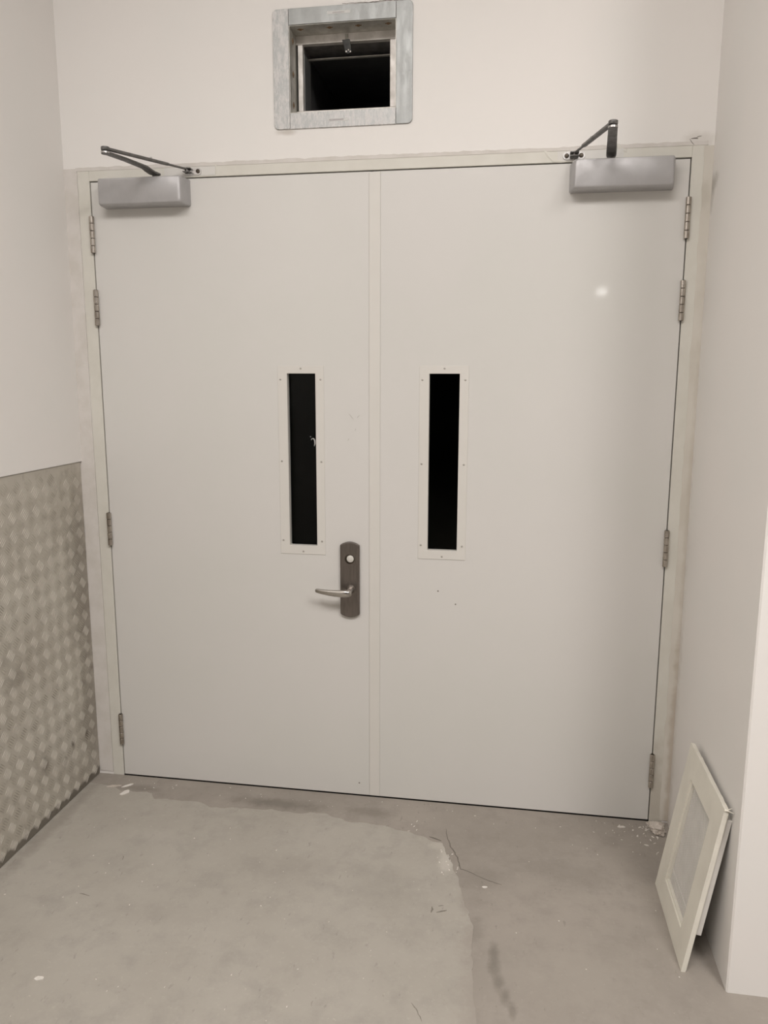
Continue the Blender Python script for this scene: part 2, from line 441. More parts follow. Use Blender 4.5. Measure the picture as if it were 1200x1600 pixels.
# dark, unlit rooms behind the doors and behind the damper
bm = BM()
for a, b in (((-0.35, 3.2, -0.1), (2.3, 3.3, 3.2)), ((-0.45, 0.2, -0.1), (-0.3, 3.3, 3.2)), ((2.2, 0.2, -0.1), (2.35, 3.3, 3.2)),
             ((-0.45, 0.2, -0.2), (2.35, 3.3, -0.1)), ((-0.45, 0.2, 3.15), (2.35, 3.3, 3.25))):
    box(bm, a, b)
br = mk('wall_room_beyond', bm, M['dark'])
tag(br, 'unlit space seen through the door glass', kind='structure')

# door frame
bm = BM()
J = 0.003
box(bm, (-0.044, -0.002, 0.0), (-J, 0.13, 2.132)); box(bm, (1.88 + J, -0.002, 0.0), (1.924, 0.13, 2.132))
box(bm, (-J, -0.002, 2.1), (1.88 + J, 0.13, 2.132))
box(bm, (-J, 0.048, 0.0), (0.012, 0.13, 2.1)); box(bm, (1.868, 0.048, 0.0), (1.88 + J, 0.13, 2.1)); box(bm, (0.012, 0.048, 2.085), (1.868, 0.13, 2.1))
fr = mk('trim_1', bm, M['frame'], bevel=0.0012)
tag(fr, 'cream painted steel frame around the double door', kind='structure')
# wiped clean areas of the frame head by the closer brackets, with ragged ridges of old filler
def ragged(x0, x1, z0, z1, amp, n=24, seed=0, sides='tb'):
    top = []; bot = []
    for i in range(n + 1):
        x = x0 + (x1 - x0) * i / n
        f = noise.noise((x * 45, seed, 0.3)) + 0.5 * noise.noise((x * 140, seed, 2))
        g = noise.noise((x * 45, seed, 7.3)) + 0.5 * noise.noise((x * 140, seed, 9))
        top.append((x, z1 + (amp * f if 't' in sides else 0))); bot.append((x, z0 + (amp * g if 'b' in sides else 0)))
    return bot + top[::-1]
def vragged(x0, x1, z0, z1, amp, n=60, seed=0, sides='l'):
    L = []; Rr = []
    for i in range(n + 1):
        z = z0 + (z1 - z0) * i / n
        f = noise.noise((z * 22, seed, 0.3)) + 0.6 * noise.noise((z * 90, seed, 2))
        g = noise.noise((z * 22, seed, 6.3)) + 0.6 * noise.noise((z * 90, seed, 8))
        L.append((x0 + (amp * f if 'l' in sides else 0), z)); Rr.append((x1 + (amp * g if 'r' in sides else 0), z))
    return L + Rr[::-1]
mk('wiped_patch', prism(BM(), ragged(0.26, 0.432, 2.1035, 2.131, 0.0008, 20, 3), -0.003, -0.0019), M['frame_white'], fr)
mk('wiped_patch', prism(BM(), ragged(1.50, 1.69, 2.1035, 2.131, 0.002, 20, 5), -0.003, -0.0019), M['frame_white'], fr)
def lump_ridge(pts, r, seed, mat, parent, name='filler_ridge'):
    bm = BM()
    P = [Vector(p) for p in pts]; path = []; wh = []
    for a, b in zip(P, P[1:]):
        n = max(2, int((b - a).length / 0.006))
        for i in range(n):
            q = a.lerp(b, i / n); k = noise.noise(q * 60 + Vector((seed, 0, 0)))
            path.append(q + Vector((0.3, 0, 0.3)) * r * k); wh.append((r * (0.8 + 0.7 * k), r * 0.35 * (1 + 0.5 * k)))
    path.append(P[-1]); wh.append((r * 0.3, r * 0.2))
    sweep(bm, path, wh, (0, -1, 0), 8)
    return mk(name, bm, mat, parent, smooth=60)
lump_ridge([(0.434, -0.001, 2.136), (0.438, -0.001, 2.12), (0.436, -0.001, 2.101)], 0.005, 1, M['frame'], fr)
lump_ridge([(0.448, -0.001, 2.13), (0.452, -0.001, 2.112), (0.466, -0.001, 2.101)], 0.003, 2, M['frame'], fr)
lump_ridge([(1.46, -0.001, 2.138), (1.475, -0.002, 2.118), (1.49, -0.002, 2.104), (1.53, -0.002, 2.102)], 0.005, 3, M['frame'], fr)
lump_ridge([(1.665, -0.001, 2.146), (1.685, -0.001, 2.132), (1.70, -0.001, 2.12)], 0.006, 4, M['frame'], fr)
lump_ridge([(1.70, -0.001, 2.135), (1.78, -0.001, 2.137), (1.86, -0.001, 2.138)], 0.003, 6, M['frame'], fr)

# plaster made good beside the frame
pl = mk('plaster_band', prism(BM(), vragged(XL + 0.002, -0.0445, 0.012, 1.172, 0.0042, 220, 1, 'l'), -0.0026, 0.0), M['plaster'], wb, smooth=30)
mk('plaster_band', prism(BM(), vragged(XL + 0.006, -0.0455, 1.172, 2.14, 0.001, 60, 4, 'r'), -0.0022, 0.0), M['plaster'], wb, smooth=30)
mk('plaster_band', prism(BM(), ragged(-0.05, 1.925, 2.132, 2.143, 0.003, 140, 2, 't'), -0.0025, 0.0), M['plaster'], wb, smooth=30)
mk('plaster_band', prism(BM(), vragged(1.916, XR, 0.008, 2.13, 0.0035, 90, 7, 'l'), -0.0030, -0.0005), M['plaster_right'], wb, smooth=30)

def hairline(pts, wdt, mat, parent, name, plane='y', off=-0.0008, amp=0.002, seed=0, th=0.0006):
    """thin ragged crack lying on a plane; pts (x,z) on the wall or (x,y) on the floor"""
    P = []
    for a, b in zip(pts, pts[1:]):
        n = max(2, int(math.dist(a, b) / 0.006))
        for i in range(n):
            t = i / n; x = a[0] + (b[0] - a[0]) * t; z = a[1] + (b[1] - a[1]) * t
            P.append((x + amp * noise.noise((x * 90, z * 90, seed)), z + amp * noise.noise((x * 90, z * 90, seed + 5))))
    P.append(pts[-1])
    up = []; dn = []
    N = len(P)
    for i, p in enumerate(P):
        a = P[max(0, i - 1)]; b = P[min(N - 1, i + 1)]
        dx, dz = b[0] - a[0], b[1] - a[1]; L = math.hypot(dx, dz) or 1
        ww = wdt * (0.25 + 0.75 * math.sin(math.pi * min(1, (i + 0.5) / N))) * (0.7 + 0.6 * abs(noise.noise((i * 0.7, seed, 1))))
        up.append((p[0] - dz / L * ww / 2, p[1] + dx / L * ww / 2)); dn.append((p[0] + dz / L * ww / 2, p[1] - dx / L * ww / 2))
    bm = BM()
    f = (lambda p, h: (p[0], h, p[1])) if plane == 'y' else (lambda p, h: (p[0], p[1], h))
    A = [[bm.verts.new(f(q, h)) for q in (u, d) for h in (off, off + th)] for u, d in zip(up, dn)]
    for r, s in zip(A, A[1:]):
        for i, j in ((0, 1), (1, 3), (3, 2), (2, 0)): bm.faces.new([r[i], r[j], s[j], s[i]])
    bm.faces.new([A[0][i] for i in (0, 1, 3, 2)]); bm.faces.new([A[-1][i] for i in (0, 2, 3, 1)])
    return mk(name, bm, mat, parent)

hairline([(1.878, 2.152), (1.897, 2.150)], 0.003, M['crack'], wb, 'crack', seed=3)
hairline([(1.888, 2.150), (1.896, 2.156), (1.906, 2.157)], 0.0014, M['crack'], wb, 'crack', seed=4)
hairline([(1.874, 2.150), (1.878, 2.142), (1.886, 2.134)], 0.0012, M['crack'], wb, 'crack', off=-0.0036, seed=5)
hairline([(0.85, 2.576), (0.93, 2.574), (0.99, 2.576), (1.06, 2.573)], 0.0022, M['crack'], wb, 'crack', seed=6)

hairline([(1.215, -0.157), (1.222, -0.20), (1.235, -0.245), (1.25, -0.28), (1.263, -0.308), (1.270, -0.34), (1.277, -0.364), (1.307, -0.375), (1.33, -0.39)], 0.004, M['crack'], fl, 'crack', 'z', 0.0001, 0.003, 1)
hairline([(1.33, -0.39), (1.355, -0.404), (1.40, -0.42)], 0.0015, M['crack'], fl, 'crack', 'z', 0.0001, 0.003, 2)
hairline([(1.165, -0.212), (1.185, -0.218), (1.205, -0.228)], 0.006, M['crack'], fl, 'crack', 'z', 0.0001, 0.003, 3)
for k, (a, b, ww) in enumerate([((1.223, -0.572), (1.250, -0.558), 0.006), ((1.208, -0.55), (1.208, -0.575), 0.006), ((1.225, -0.545), (1.24, -0.54), 0.003),
                                ((0.235, -0.47), (0.245, -0.49), 0.003), ((0.20, -0.66), (0.235, -0.665), 0.003), ((1.195, -0.90), (1.225, -0.95), 0.003)]):
    hairline([a, ((a[0] + b[0]) / 2 + .002, (a[1] + b[1]) / 2 + .002), b], ww, M['scuff'], fl, 'scuff_mark', 'z', 0.0010, 0.002, 20 + k)

# ------------------------------------------------------------------ tread plate on the left wall
tp = thing('tread_plate', (XL, -1.3, 0.0), 'scuffed aluminium tread plate fixed low on the left wall', 'metal sheet')
TX = XL + 0.0032
bm = BM()
pts = [(-2.7, 0.004), (-0.006, 0.004)]
n = 60
for i in range(n + 1):
    z = 0.02 + (1.173 - 0.02) * i / n
    pts.append((-0.004 + 0.0014 * noise.noise((z * 40, 3, 1)), z))
pts.append((-2.7, 1.173))
prism(bm, pts, XL + 0.0012, TX, 'x')
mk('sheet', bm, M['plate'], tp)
bm = BM()
def bar(bm, y, z, dy, dz, L, W_, H):
    e = Vector((0, dy, dz)); s = Vector((0, -dz, dy)); c = Vector((TX - 0.0001, y, z)); nn = Vector((1, 0, 0))
    A = bm.verts.new(c - e * L / 2); B = bm.verts.new(c + e * L / 2)
    s1 = [bm.verts.new(c + e * L * t + s * W_ / 2 * q) for t, q in ((-0.22, 0.85), (0.22, 0.85))]
    s2 = [bm.verts.new(c + e * L * t - s * W_ / 2 * q) for t, q in ((-0.22, 0.85), (0.22, 0.85))]
    T = [bm.verts.new(c + e * L * t + nn * H) for t in (-0.25, 0.25)]
    for f in ([A, s1[0], T[0]], [s1[0], s1[1], T[1], T[0]], [s1[1], B, T[1]], [A, T[0], s2[0]], [s2[0], T[0], T[1], s2[1]], [s2[1], T[1], B]):
        bm.faces.new(f)
q = math.sqrt(0.5)
for i in range(-42, 6):
    for j in range(-16, 8):
        for typ in (0, 1):
            cy = -0.25 + i * 0.0605 + typ * 0.03025; cz = 0.837 + j * 0.0595 + typ * 0.02975
            if not (-2.68 < cy < -0.02 and 0.02 < cz < 1.16): continue
            dy, dz = (q, -q) if typ == 0 else (q, q)
            for k in range(-2, 3):
                oy, oz = -dz * k * 0.0075, dy * k * 0.0075
                L = 0.035 - 0.0012 * abs(k)
                if not (-2.69 < cy + oy < -0.014 and 0.014 < cz + oz < 1.162): continue
                bar(bm, cy + oy, cz + oz, dy, dz, L, 0.0040, 0.0014)
rb = mk('raised_bars', bm, M['bars'], tp, smooth=25)
rb['kind'] = 'stuff'

# ------------------------------------------------------------------ doors
def knuckle_bm(z0, z1, r):
    return lathe(BM(), (0, 0, 0), (0, 0, 1), [(r - 0.0007, z0), (r, z0 + 0.0007), (r, z1 - 0.0007), (r - 0.0007, z1)], 18)
hinge_proto = None
def hinge(parent, x, z0, z1=None):
    """butt hinge: joint pin with five knuckles and the visible edges of its two plates"""
    global hinge_proto
    po = WO[parent.name]
    if hinge_proto is None:
        bm = BM()
        lathe(bm, (x, -0.0085, z0), (0, 0, 1), [(0.0050, 0.0), (0.0058, 0.002), (0.0058, 0.116), (0.0050, 0.118)], 14)
        box(bm, (x - 0.0012, -0.007, z0 + 0.001), (x + 0.0012, 0.02, z0 + 0.117))
        h = mk('hinge', bm, M['hinge_dark'], parent, org=(x, 0, z0), smooth=40)
        H = 0.118 / 5
        for k in range(5):
            b = knuckle_bm(z0 + k * H + 0.0008, z0 + (k + 1) * H - 0.0008, 0.0080)
            b.transform(Matrix.Translation((x, -0.0085, 0)))
            kn = mk('knuckle', b, M['hinge'], h, smooth=40)
        hinge_proto = h
        return h
    return dup(hinge_proto, Vector((x, 0, z0)) - po, parent)

def door_leaf(name, x0, x1, hx0, hx1, fx0, fx1, label):
    d = thing(name, ((x0 + x1) / 2, 0.0, 0.006), label, None, None, 'structure')
    bm = gridwall(BM(), [x0, hx0, hx1, x1], [0.0045, 0.899, 1.485, 2.0965], {(1, 1)}, 0.0, 0.045)
    mk('leaf', bm, M['door'], d, bevel=0.0015)
    # vision panel surround, its screws, its glass
    bm = BM()
    ix0, ix1, iz0, iz1 = hx0 + 0.005, hx1 - 0.005, 0.904, 1.480
    gridwall(bm, [fx0, ix0, ix1, fx1], [0.874, iz0, iz1, 1.505], {(1, 1)}, -0.0018, 0.0)
    # liner inside the opening
    gridwall(bm, [hx0 + 0.0005, ix0, ix1, hx1 - 0.0005], [0.8995, iz0, iz1, 1.4845], {(1, 1)}, 0.0, 0.020)
    vf = mk('vision_frame', bm, M['strip'], d, bevel=0.0006)
    for (sx, sz) in [((fx0 + fx1) / 2 + 0.001, 1.4965), (fx0 + 0.0095, 1.4605), (fx1 - 0.011, 1.4605), (fx0 + 0.0095, 1.1905), (fx1 - 0.011, 1.1905),
                     (fx0 + 0.0095, 0.9205), (fx1 - 0.012, 0.9205), ((fx0 + fx1) / 2 + 0.001, 0.8835)]:
        b = BM(); cross_screw(b, (sx, -0.0018, sz), (0, -1, 0), 0.0034, 0.0010)
        mk('screw', b, M['screw_dull'], vf, smooth=50)
    mk('glass', box(BM(), (hx0 + 0.0005, 0.0205, 0.8995), (hx1 - 0.0005, 0.0265, 1.4845)), M['glass'], d)
    return d

d1 = door_leaf('door_1', 0.0, 0.939, 0.6505, 0.756, 0.6235, 0.7795, 'left leaf of the off-white double door, with the lever handle')
d2 = door_leaf('door_2', 0.941, 1.88, 1.1205, 1.2275, 1.094, 1.2515, 'right leaf of the off-white double door, without a handle')
for z0 in (1.872, 1.637, 0.880, 0.128):
    hinge(d1, 0.0005, z0)
for z0 in (1.872, 1.637, 0.880, 0.127):
    hinge(d2, 1.880, z0)
# cover strip down the meeting edge, fixed to the right leaf
mk('cover_strip', box(BM(), (0.9305, -0.0035, 0.0065), (0.9665, 0.0, 2.0945)), M['strip'], d2, bevel=0.0012)
# small drilled marks on the right leaf
for (x, z) in ((1.163, 0.765), (1.222, 0.722), (0.893, 0.049)):
    b = BM(); lathe(b, (x, -0.0001, z), (0, -1, 0), [(0.0028, -0.001), (0.0026, 0.0004)], 10)
    mk('filled_hole', b, M['scuff'] if x > 1 else M['crack'], d2 if x > 1 else d1)
# scratches by the lever side of the left leaf
for (a, b_) in [((0.863, 1.350), (0.878, 1.332)), ((0.890, 1.336), (0.898, 1.346)), ((0.882, 1.295), (0.885, 1.302)), ((0.858, 1.262), (0.862, 1.270))]:
    hairline([a, b_], 0.0016, M['screw_dull'], d1, 'scratch', off=-0.0004)
# thin white curl and dot laid on the left glass
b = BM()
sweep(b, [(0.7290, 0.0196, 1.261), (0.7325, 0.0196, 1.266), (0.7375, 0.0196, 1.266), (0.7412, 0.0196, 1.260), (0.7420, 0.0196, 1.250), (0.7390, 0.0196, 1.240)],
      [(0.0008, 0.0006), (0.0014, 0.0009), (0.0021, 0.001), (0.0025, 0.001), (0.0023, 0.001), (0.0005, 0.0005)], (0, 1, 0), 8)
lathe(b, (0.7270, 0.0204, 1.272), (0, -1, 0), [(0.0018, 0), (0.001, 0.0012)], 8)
mk('white_curl', b, M['label'], d1)['label'] = 'white curved mark on the glass'

# lever handle on its long plate
hx, hz0, hz1 = 0.865, 0.662, 0.924
pts = []
n = 12
for i in range(n + 1):
    a = -1 + 2 * i / n; pts.append((hx + a * 0.033, hz0 + 0.011 * a * a))
for i in range(n + 1):
    a = 1 - 2 * i / n; pts.append((hx + a * 0.033, hz1 - 0.011 * a * a))
hd = mk('door_handle', prism(BM(), pts, -0.014, 0.0), M['escutcheon'], d1, org=(hx, 0, hz0), bevel=0.003, seg=3)
hd['label'] = 'brushed steel plate with satin lever'
b = BM()
lathe(b, (0.8655, -0.0135, 0.866), (0, -1, 0), [(0.0172, 0), (0.0172, 0.0008), (0.0165, 0.0012)], 28)
mk('cylinder_ring', b, M['hinge_dark'], hd, smooth=40)
b = BM()
lathe(b, (0.8675, -0.0145, 0.867), (0, -1, 0), [(0.0118, 0), (0.0118, 0.0016), (0.0112, 0.0020)], 28)
mk('lock_cylinder', b, M['screw_pale'], hd, smooth=40)['label'] = 'pale round lock cylinder'
b = BM()
lathe(b, (0.868, -0.0135, 0.7615), (0, -1, 0), [(0.0155, 0), (0.0140, 0.004), (0.0105, 0.009), (0.0098, 0.046)], 22)
lv = []
wh = []
for t, yy, zz, hw, hh in [(0.000, -0.056, 0.7612, 0.0085, 0.0085), (0.004, -0.0605, 0.7610, 0.0092, 0.0095), (0.014, -0.0625, 0.7606, 0.0085, 0.0102), (0.03, -0.063, 0.7600, 0.0072, 0.0100), (0.05, -0.063, 0.7602, 0.0064, 0.0092),
                          (0.07, -0.0625, 0.7612, 0.0058, 0.0082), (0.09, -0.061, 0.7628, 0.0052, 0.0072), (0.105, -0.0585, 0.7642, 0.0048, 0.0064), (0.115, -0.056, 0.7652, 0.0042, 0.0056), (0.118, -0.055, 0.7655, 0.0022, 0.0030)]:
    lv.append((0.874 - t, yy, zz - 0.002)); wh.append((hw * 1.1, hh * 1.22))
sweep(b, lv, wh, (0, 0, 1), 16, 2.6)
mk('lever', b, M['lever'], hd, smooth=50)

# ------------------------------------------------------------------ door closers
def closer(x0, x1, inner, spindle, elbow, foot, label, flip):
    """x0,x1: body ends; inner = +1 when the foot side is to the right"""
    c = thing('door_closer', ((x0 + x1) / 2, 0, 2.012), label, 'door closer', 'door closers at the top of the two leaves')
    z0, z1, D = 2.011, 2.094, 0.062
    bm = BM()
    # softly tapered cover, section in the xz plane from door to face
    secs = [(0.0, 0.0, 0.006), (0.045, 0.0, 0.006), (0.056, 0.0012, 0.007), (0.0602, 0.0035, 0.008), (D, 0.0065, 0.009)]
    rings = []
    for (dd, ins, r) in secs:
        pl_ = rrect(x0 + ins + dd * (0.13 if True else 0), x1 - ins - dd * 0.13, z0 + ins * 0.9, z1 - ins * 0.5, r, 5)
        rings.append([bm.verts.new((p[0], -dd, p[1])) for p in pl_])
    for a, b in zip(rings, rings[1:]):
        for k in range(len(a)): bm.faces.new([a[k], a[(k + 1) % len(a)], b[(k + 1) % len(a)], b[k]])
    bm.faces.new(rings[0]); bm.faces.new(rings[-1][::-1])
    mk('cover', bm, M['closer'], c, smooth=35)
    S = Vector(spindle); E = Vector(elbow); F = Vector(foot)
    bm = BM()
    lathe(bm, (S.x, S.y, 2.090), (0, 0, 1), [(0.010, 0), (0.010, 0.014), (0.008, 0.022)], 16)
    mk('spindle', bm, M['arm'], c, smooth=40)
    # main arm: flat tapering bar, cranked up at the root
    d = (E - S); d.z = 0; L = d.length; d.normalize()
    bm = BM()
    zE = 2.118
    sweep(bm, [S + d * -0.010 + Vector((0, 0, 2.106 - S.z)), S + d * 0.012 + Vector((0, 0, 2.106 - S.z)), S + d * 0.032 + Vector((0, 0, 2.110 - S.z)), S + d * 0.05 + Vector((0, 0, 2.1155 - S.z)),
               S + d * (L * 0.6) + Vector((0, 0, zE - S.z)), S + d * (L + 0.002) + Vector((0, 0, zE - S.z))],
          [(0.013, 0.004), (0.0145, 0.0042), (0.0145, 0.004), (0.014, 0.0036), (0.013, 0.0033), (0.0122, 0.0033)], (0, 0, 1), 12, 5)
    lathe(bm, (E.x, E.y, zE - 0.0042), (0, 0, 1), [(0.0118, 0), (0.0125, 0.001), (0.0125, 0.0070), (0.0118, 0.0078)], 20)
    arm = mk('main_arm', bm, M['arm'], c, smooth=40)
    # forearm: channel from the elbow, then a thin threaded rod to the foot
    zF = 2.1295
    e = Vector((E.x, E.y, zF)); f = Vector((F.x, F.y, 2.1215)); g = f - e
    bm = BM()
    lathe(bm, (E.x, E.y, zF - 0.0052), (0, 0, 1), [(0.0118, 0), (0.0125, 0.001), (0.0125, 0.0085), (0.0110, 0.0098)], 20)
    sweep(bm, [e, e + g * 0.05, e + g * 0.3, e + g * 0.74, e + g * 0.76], [(0.0078, 0.0042)] * 3 + [(0.0068, 0.0042), (0.0058, 0.0034)], (0, 0, 1), 12, 4)
    mk('forearm', bm, M['arm'], c, smooth=40)
    bm = BM(); sweep(bm, [e + g * 0.70, f - g * 0.02], [(0.0035, 0.0035)] * 2, (0, 0, 1), 10)
    mk('adjusting_rod', bm, M['arm'], c, smooth=60)
    bm = BM(); p = e + g * 0.54; lathe(bm, p + Vector((0, 0, 0.002)), (0, 0, 1), [(0.0036, 0), (0.0036, 0.0055), (0.003, 0.0062)], 10)
    mk('clamp_screw', bm, M['steel'], c, smooth=40)
    bm = BM(); lathe(bm, (E.x, E.y, zE - 0.0025), (0, 0, 1), [(0.0129, 0), (0.0129, 0.0042)], 20)
    mk('elbow_pin', bm, M['steel'], c, smooth=40)
    # foot bracket screwed to the frame head
    bx0, bx1 = flip
    bz = 2.1165
    bm = BM(); prism(bm, rrect(bx0, bx1, bz - 0.0105, bz + 0.0105, 0.0103, 7), -0.0058, -0.0031)
    br_ = mk('foot_bracket', bm, M['steel'], c, smooth=30)
    for sx in (bx0 + 0.011, bx1 - 0.011):
        bm = BM(); lathe(bm, (sx, -0.0058, bz), (0, -1, 0), [(0.0068, 0), (0.0066, 0.0013), (0.0046, 0.0022)], 16)
        s_ = mk('screw', bm, M['hinge_dark'], br_, smooth=40)
        bm = BM()
    bm = BM()
    cx = F.x
    box(bm, (cx - 0.013, -0.0235, bz + 0.0055), (cx + 0.013, -0.005, bz + 0.0085)); box(bm, (cx - 0.013, -0.0235, bz - 0.0045), (cx + 0.013, -0.005, bz - 0.0018))
    lathe(bm, (cx, -0.0165, bz - 0.006), (0, 0, 1), [(0.0035, 0), (0.0035, 0.016)], 10)
    mk('clevis', bm, M['arm'], c, bevel=0.0006)
    return c
closer(0.0475, 0.3455, 1, (0.243, -0.033, 2.10), (0.186, -0.2415, 2.118), (0.343, -0.016, 2.12), 'silver box closer at the top outer corner of the left leaf', (0.326, 0.386))
closer(1.538, 1.836, -1, (1.652, -0.033, 2.10), (1.629, -0.2600, 2.118), (1.549, -0.016, 2.12), 'silver box closer at the top outer corner of the right leaf', (1.516, 1.580))

# ------------------------------------------------------------------ fire damper frame above the doors
dm = thing('fire_damper', (0.8475, 0.0, 2.229), 'galvanised steel fire damper frame set in the wall above the doors', 'vent')
X0, X1, Z0, Z1 = 0.631, 1.064, 2.2295, 2.5715
ox0, ox1, oz0, oz1 = 0.6815, 1.0135, 2.2755, 2.5255
T0 = -0.0045
def flange(pts, mat):
    return mk('flange_strip', prism(BM(), pts, T0, 0.0), mat, dm, bevel=0.0008)
flange(rrect(X0, ox0 - 0.0006, Z0, Z1, 0.014, 6, (1, 0, 0, 1)), M['galv_smear'])
flange(rrect(ox1 + 0.0006, X1, Z0, Z1, 0.014, 6, (0, 1, 1, 0)), M['galv'])
flange(rrect(ox0 + 0.0006, ox1 - 0.0006, oz1, Z1, 0.002, 2, (0, 0, 0, 0)), M['galv'])
flange(rrect(ox0 + 0.0006, ox1 - 0.0006, Z0 - 0.0005, oz0, 0.002, 2, (0, 0, 0, 0)), M['galv_smear'])
# sleeve lining the hole
SY = 0.072
bm = BM()
t = 0.0015
gridwall(bm, [ox0, ox0 + t, ox1 - t, ox1], [oz0, oz0 + t, oz1 - t, oz1], {(1, 1)}, -0.001, 0.19)
sl = mk('sleeve', bm, M['soffit'], dm)
for x in (0.711, 0.803, 0.893, 0.985):
    b = BM(); lathe(b, (x, 0.026, oz1 - t), (0, 0, -1), [(0.0056, 0), (0.0056, 0.0012), (0.0038, 0.0028)], 12)
    box(b, (x - 0.0095, 0.0245, oz1 - t - 0.0014), (x + 0.0095, 0.0275, oz1 - t))
    mk('rivet', b, M['rust'], sl, smooth=40)
for z in (2.495, 2.40, 2.31):
    for (x, dx) in ((ox0 + t, 1), (ox1 - t, -1)):
        b = BM(); lathe(b, (x, 0.035, z), (dx, 0, 0), [(0.0056, 0), (0.0056, 0.0012), (0.0038, 0.0028)], 12)
        box(b, (min(x, x + dx * 0.0014), 0.0335, z - 0.009), (max(x, x + dx * 0.0014), 0.0365, z + 0.009))
        mk('rivet', b, M['rust'], sl, smooth=40)
# inner frame
ix0, ix1, iz0, iz1 = 0.7045, 0.9835, 2.3035, 2.4985
gx0, gx1, gz0, gz1 = ox0 + t, ox1 - t, oz0 + t, oz1 - t
mk('inner_rail', box(BM(), (gx0, SY, iz1), (gx1, SY + 0.02, gz1)), M['alu'], dm, bevel=0.001)
mk('inner_rail', box(BM(), (gx0, SY, gz0), (gx1, SY + 0.02, iz0)), M['alu'], dm, bevel=0.001)
mk('inner_stile', box(BM(), (gx0 + 0.006, SY + 0.001, iz0), (ix0, SY + 0.02, iz1)), M['alu'], dm, bevel=0.001)
mk('inner_stile', box(BM(), (ix1, SY + 0.001, iz0), (gx1, SY + 0.02, iz1)), M['alu'], dm, bevel=0.001)
# deeper throat with the parked blade edge along its top
bm = BM()
gridwall(bm, [ix0 - 0.003, ix0, ix1, ix1 + 0.003], [iz0 - 0.003, iz0, iz1, iz1 + 0.003], {(1, 1)}, SY + 0.0205, 0.175)
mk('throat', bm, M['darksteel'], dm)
mk('jamb_lining', box(BM(), (ix0, SY + 0.02, iz0), (ix0 + 0.0012, 0.165, iz1 - 0.02)), M['galv'], dm)
bm = BM()
sweep(bm, [(ix0, 0.150, iz1 - 0.017), (ix1, 0.150, iz1 - 0.017)], [(0.006, 0.0028)] * 2, (0, 0, 1), 10, 3)
mk('blade_edge', bm, M['soffit'], dm, smooth=40)
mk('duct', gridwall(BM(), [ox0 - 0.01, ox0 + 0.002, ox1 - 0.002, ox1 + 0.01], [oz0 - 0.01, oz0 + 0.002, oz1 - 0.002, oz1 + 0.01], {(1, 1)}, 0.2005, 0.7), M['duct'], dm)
bm = BM(); box(bm, (ox0 - 0.01, 0.70, oz0 - 0.01), (ox1 + 0.01, 0.71, oz1 + 0.01))
mk('duct_end', bm, M['duct'], dm)
mk('blade_lip', box(BM(), (0.77, 0.30, 2.372), (0.998, 0.304, 2.3755)), M['darksteel'], dm)
# fusible link hanging from the top rail
lx = 0.847
bm = BM()
box(bm, (lx - 0.0045, SY - 0.003, iz1 - 0.002), (lx + 0.0045, SY, gz1 - 0.004))
lk = mk('fusible_link', bm, M['soffit'], dm, bevel=0.0008)
bm = BM()
prism(bm, [(lx - 0.013, iz1 + 0.002), (lx + 0.011, iz1 + 0.003), (lx + 0.014, iz1 - 0.012), (lx + 0.017, iz1 - 0.034), (lx + 0.006, iz1 - 0.040), (lx - 0.003, iz1 - 0.034), (lx - 0.008, iz1 - 0.012)], SY - 0.012, SY - 0.003)
mk('link_block', bm, M['link'], lk, bevel=0.001)
for (dx, dz) in ((0.001, -0.033), (0.008, -0.029), (0.014, -0.034)):
    b = BM(); lathe(b, (lx + dx, SY - 0.012, iz1 + dz), (0, -1, 0), [(0.0028, 0), (0.0022, 0.002)], 10)
    mk('pin', b, M['screw_dull'], lk, smooth=40)
# small stickers with unreadable faded print
st = mk('sticker', box(BM(), (0.8025, T0 - 0.0004, 2.5475), (0.8745, T0, 2.5560)), M['label'], dm)
mk('faded_print', box(BM(), (0.820, T0 - 0.0006, 2.5503), (0.856, T0 - 0.0004, 2.5527)), M['ink'], st)
st = mk('sticker', box(BM(), (0.803, T0 - 0.0004, 2.2455), (0.866, T0, 2.2535)), M['label'], dm)
mk('faded_print', box(BM(), (0.806, T0 - 0.0006, 2.2475), (0.852, T0 - 0.0004, 2.2515)), M['ink'], st)
st = None

# ------------------------------------------------------------------ grille panel leaning on the right wall
A = Vector((1.8465, -0.3385, 0.0003))
U = Vector((0.0065, -1.0, 0)).normalized()
Vv = Vector((0.158, 0.0010, 0.9874)).normalized()
N = Vv.cross(U).normalized()
if N.x > 0: N = -N                      # N points out of the front face (towards the room)
gp = thing('grille_panel', A + U * 0.175, 'cream square grille panel leaning on the right wall, standing on the floor', 'vent cover')
PW, PH, TH = 0.351, 0.455, 0.011
a0, a1, b0, b1 = 0.072, 0.276, 0.066, 0.380
def fbox(name, u0, u1, v0, v1, n0, n1, mat, bevel=0.0, parent=None, jit=0):
    bm = BM(); frame_box(bm, A, U, Vv, N, u0, u1, v0, v1, n0, n1)
    if jit:
        bmesh.ops.subdivide_edges(bm, edges=bm.edges[:], cuts=14, use_grid_fill=True)
        for v in bm.verts:
            r = v.co - A; u, q_ = r.dot(U), r.dot(Vv)
            k = noise.noise(v.co * 70) * jit
            if u < 0.0005 or u > PW - 0.0005: v.co += U * k * 0.6
            if q_ > PH - 0.0005: v.co += Vv * k
    return mk(name, bm, mat, parent or gp, bevel=bevel)
# members are slightly lifted off so that the outer back edge rests on the floor
fbox('stile', 0.0, a0, 0.0, PH, -TH, 0.0, M['panel'], 0, None, 0.0018)
fbox('stile', a1, PW, 0.0, PH, -TH, 0.0, M['panel'], 0, None, 0.0018)
fbox('rail', a0, a1, 0.0, b0, -TH, 0.0, M['panel'], 0)
fbox('rail', a0, a1, b1, PH, -TH, 0.0, M['panel'], 0, None, 0.0018)
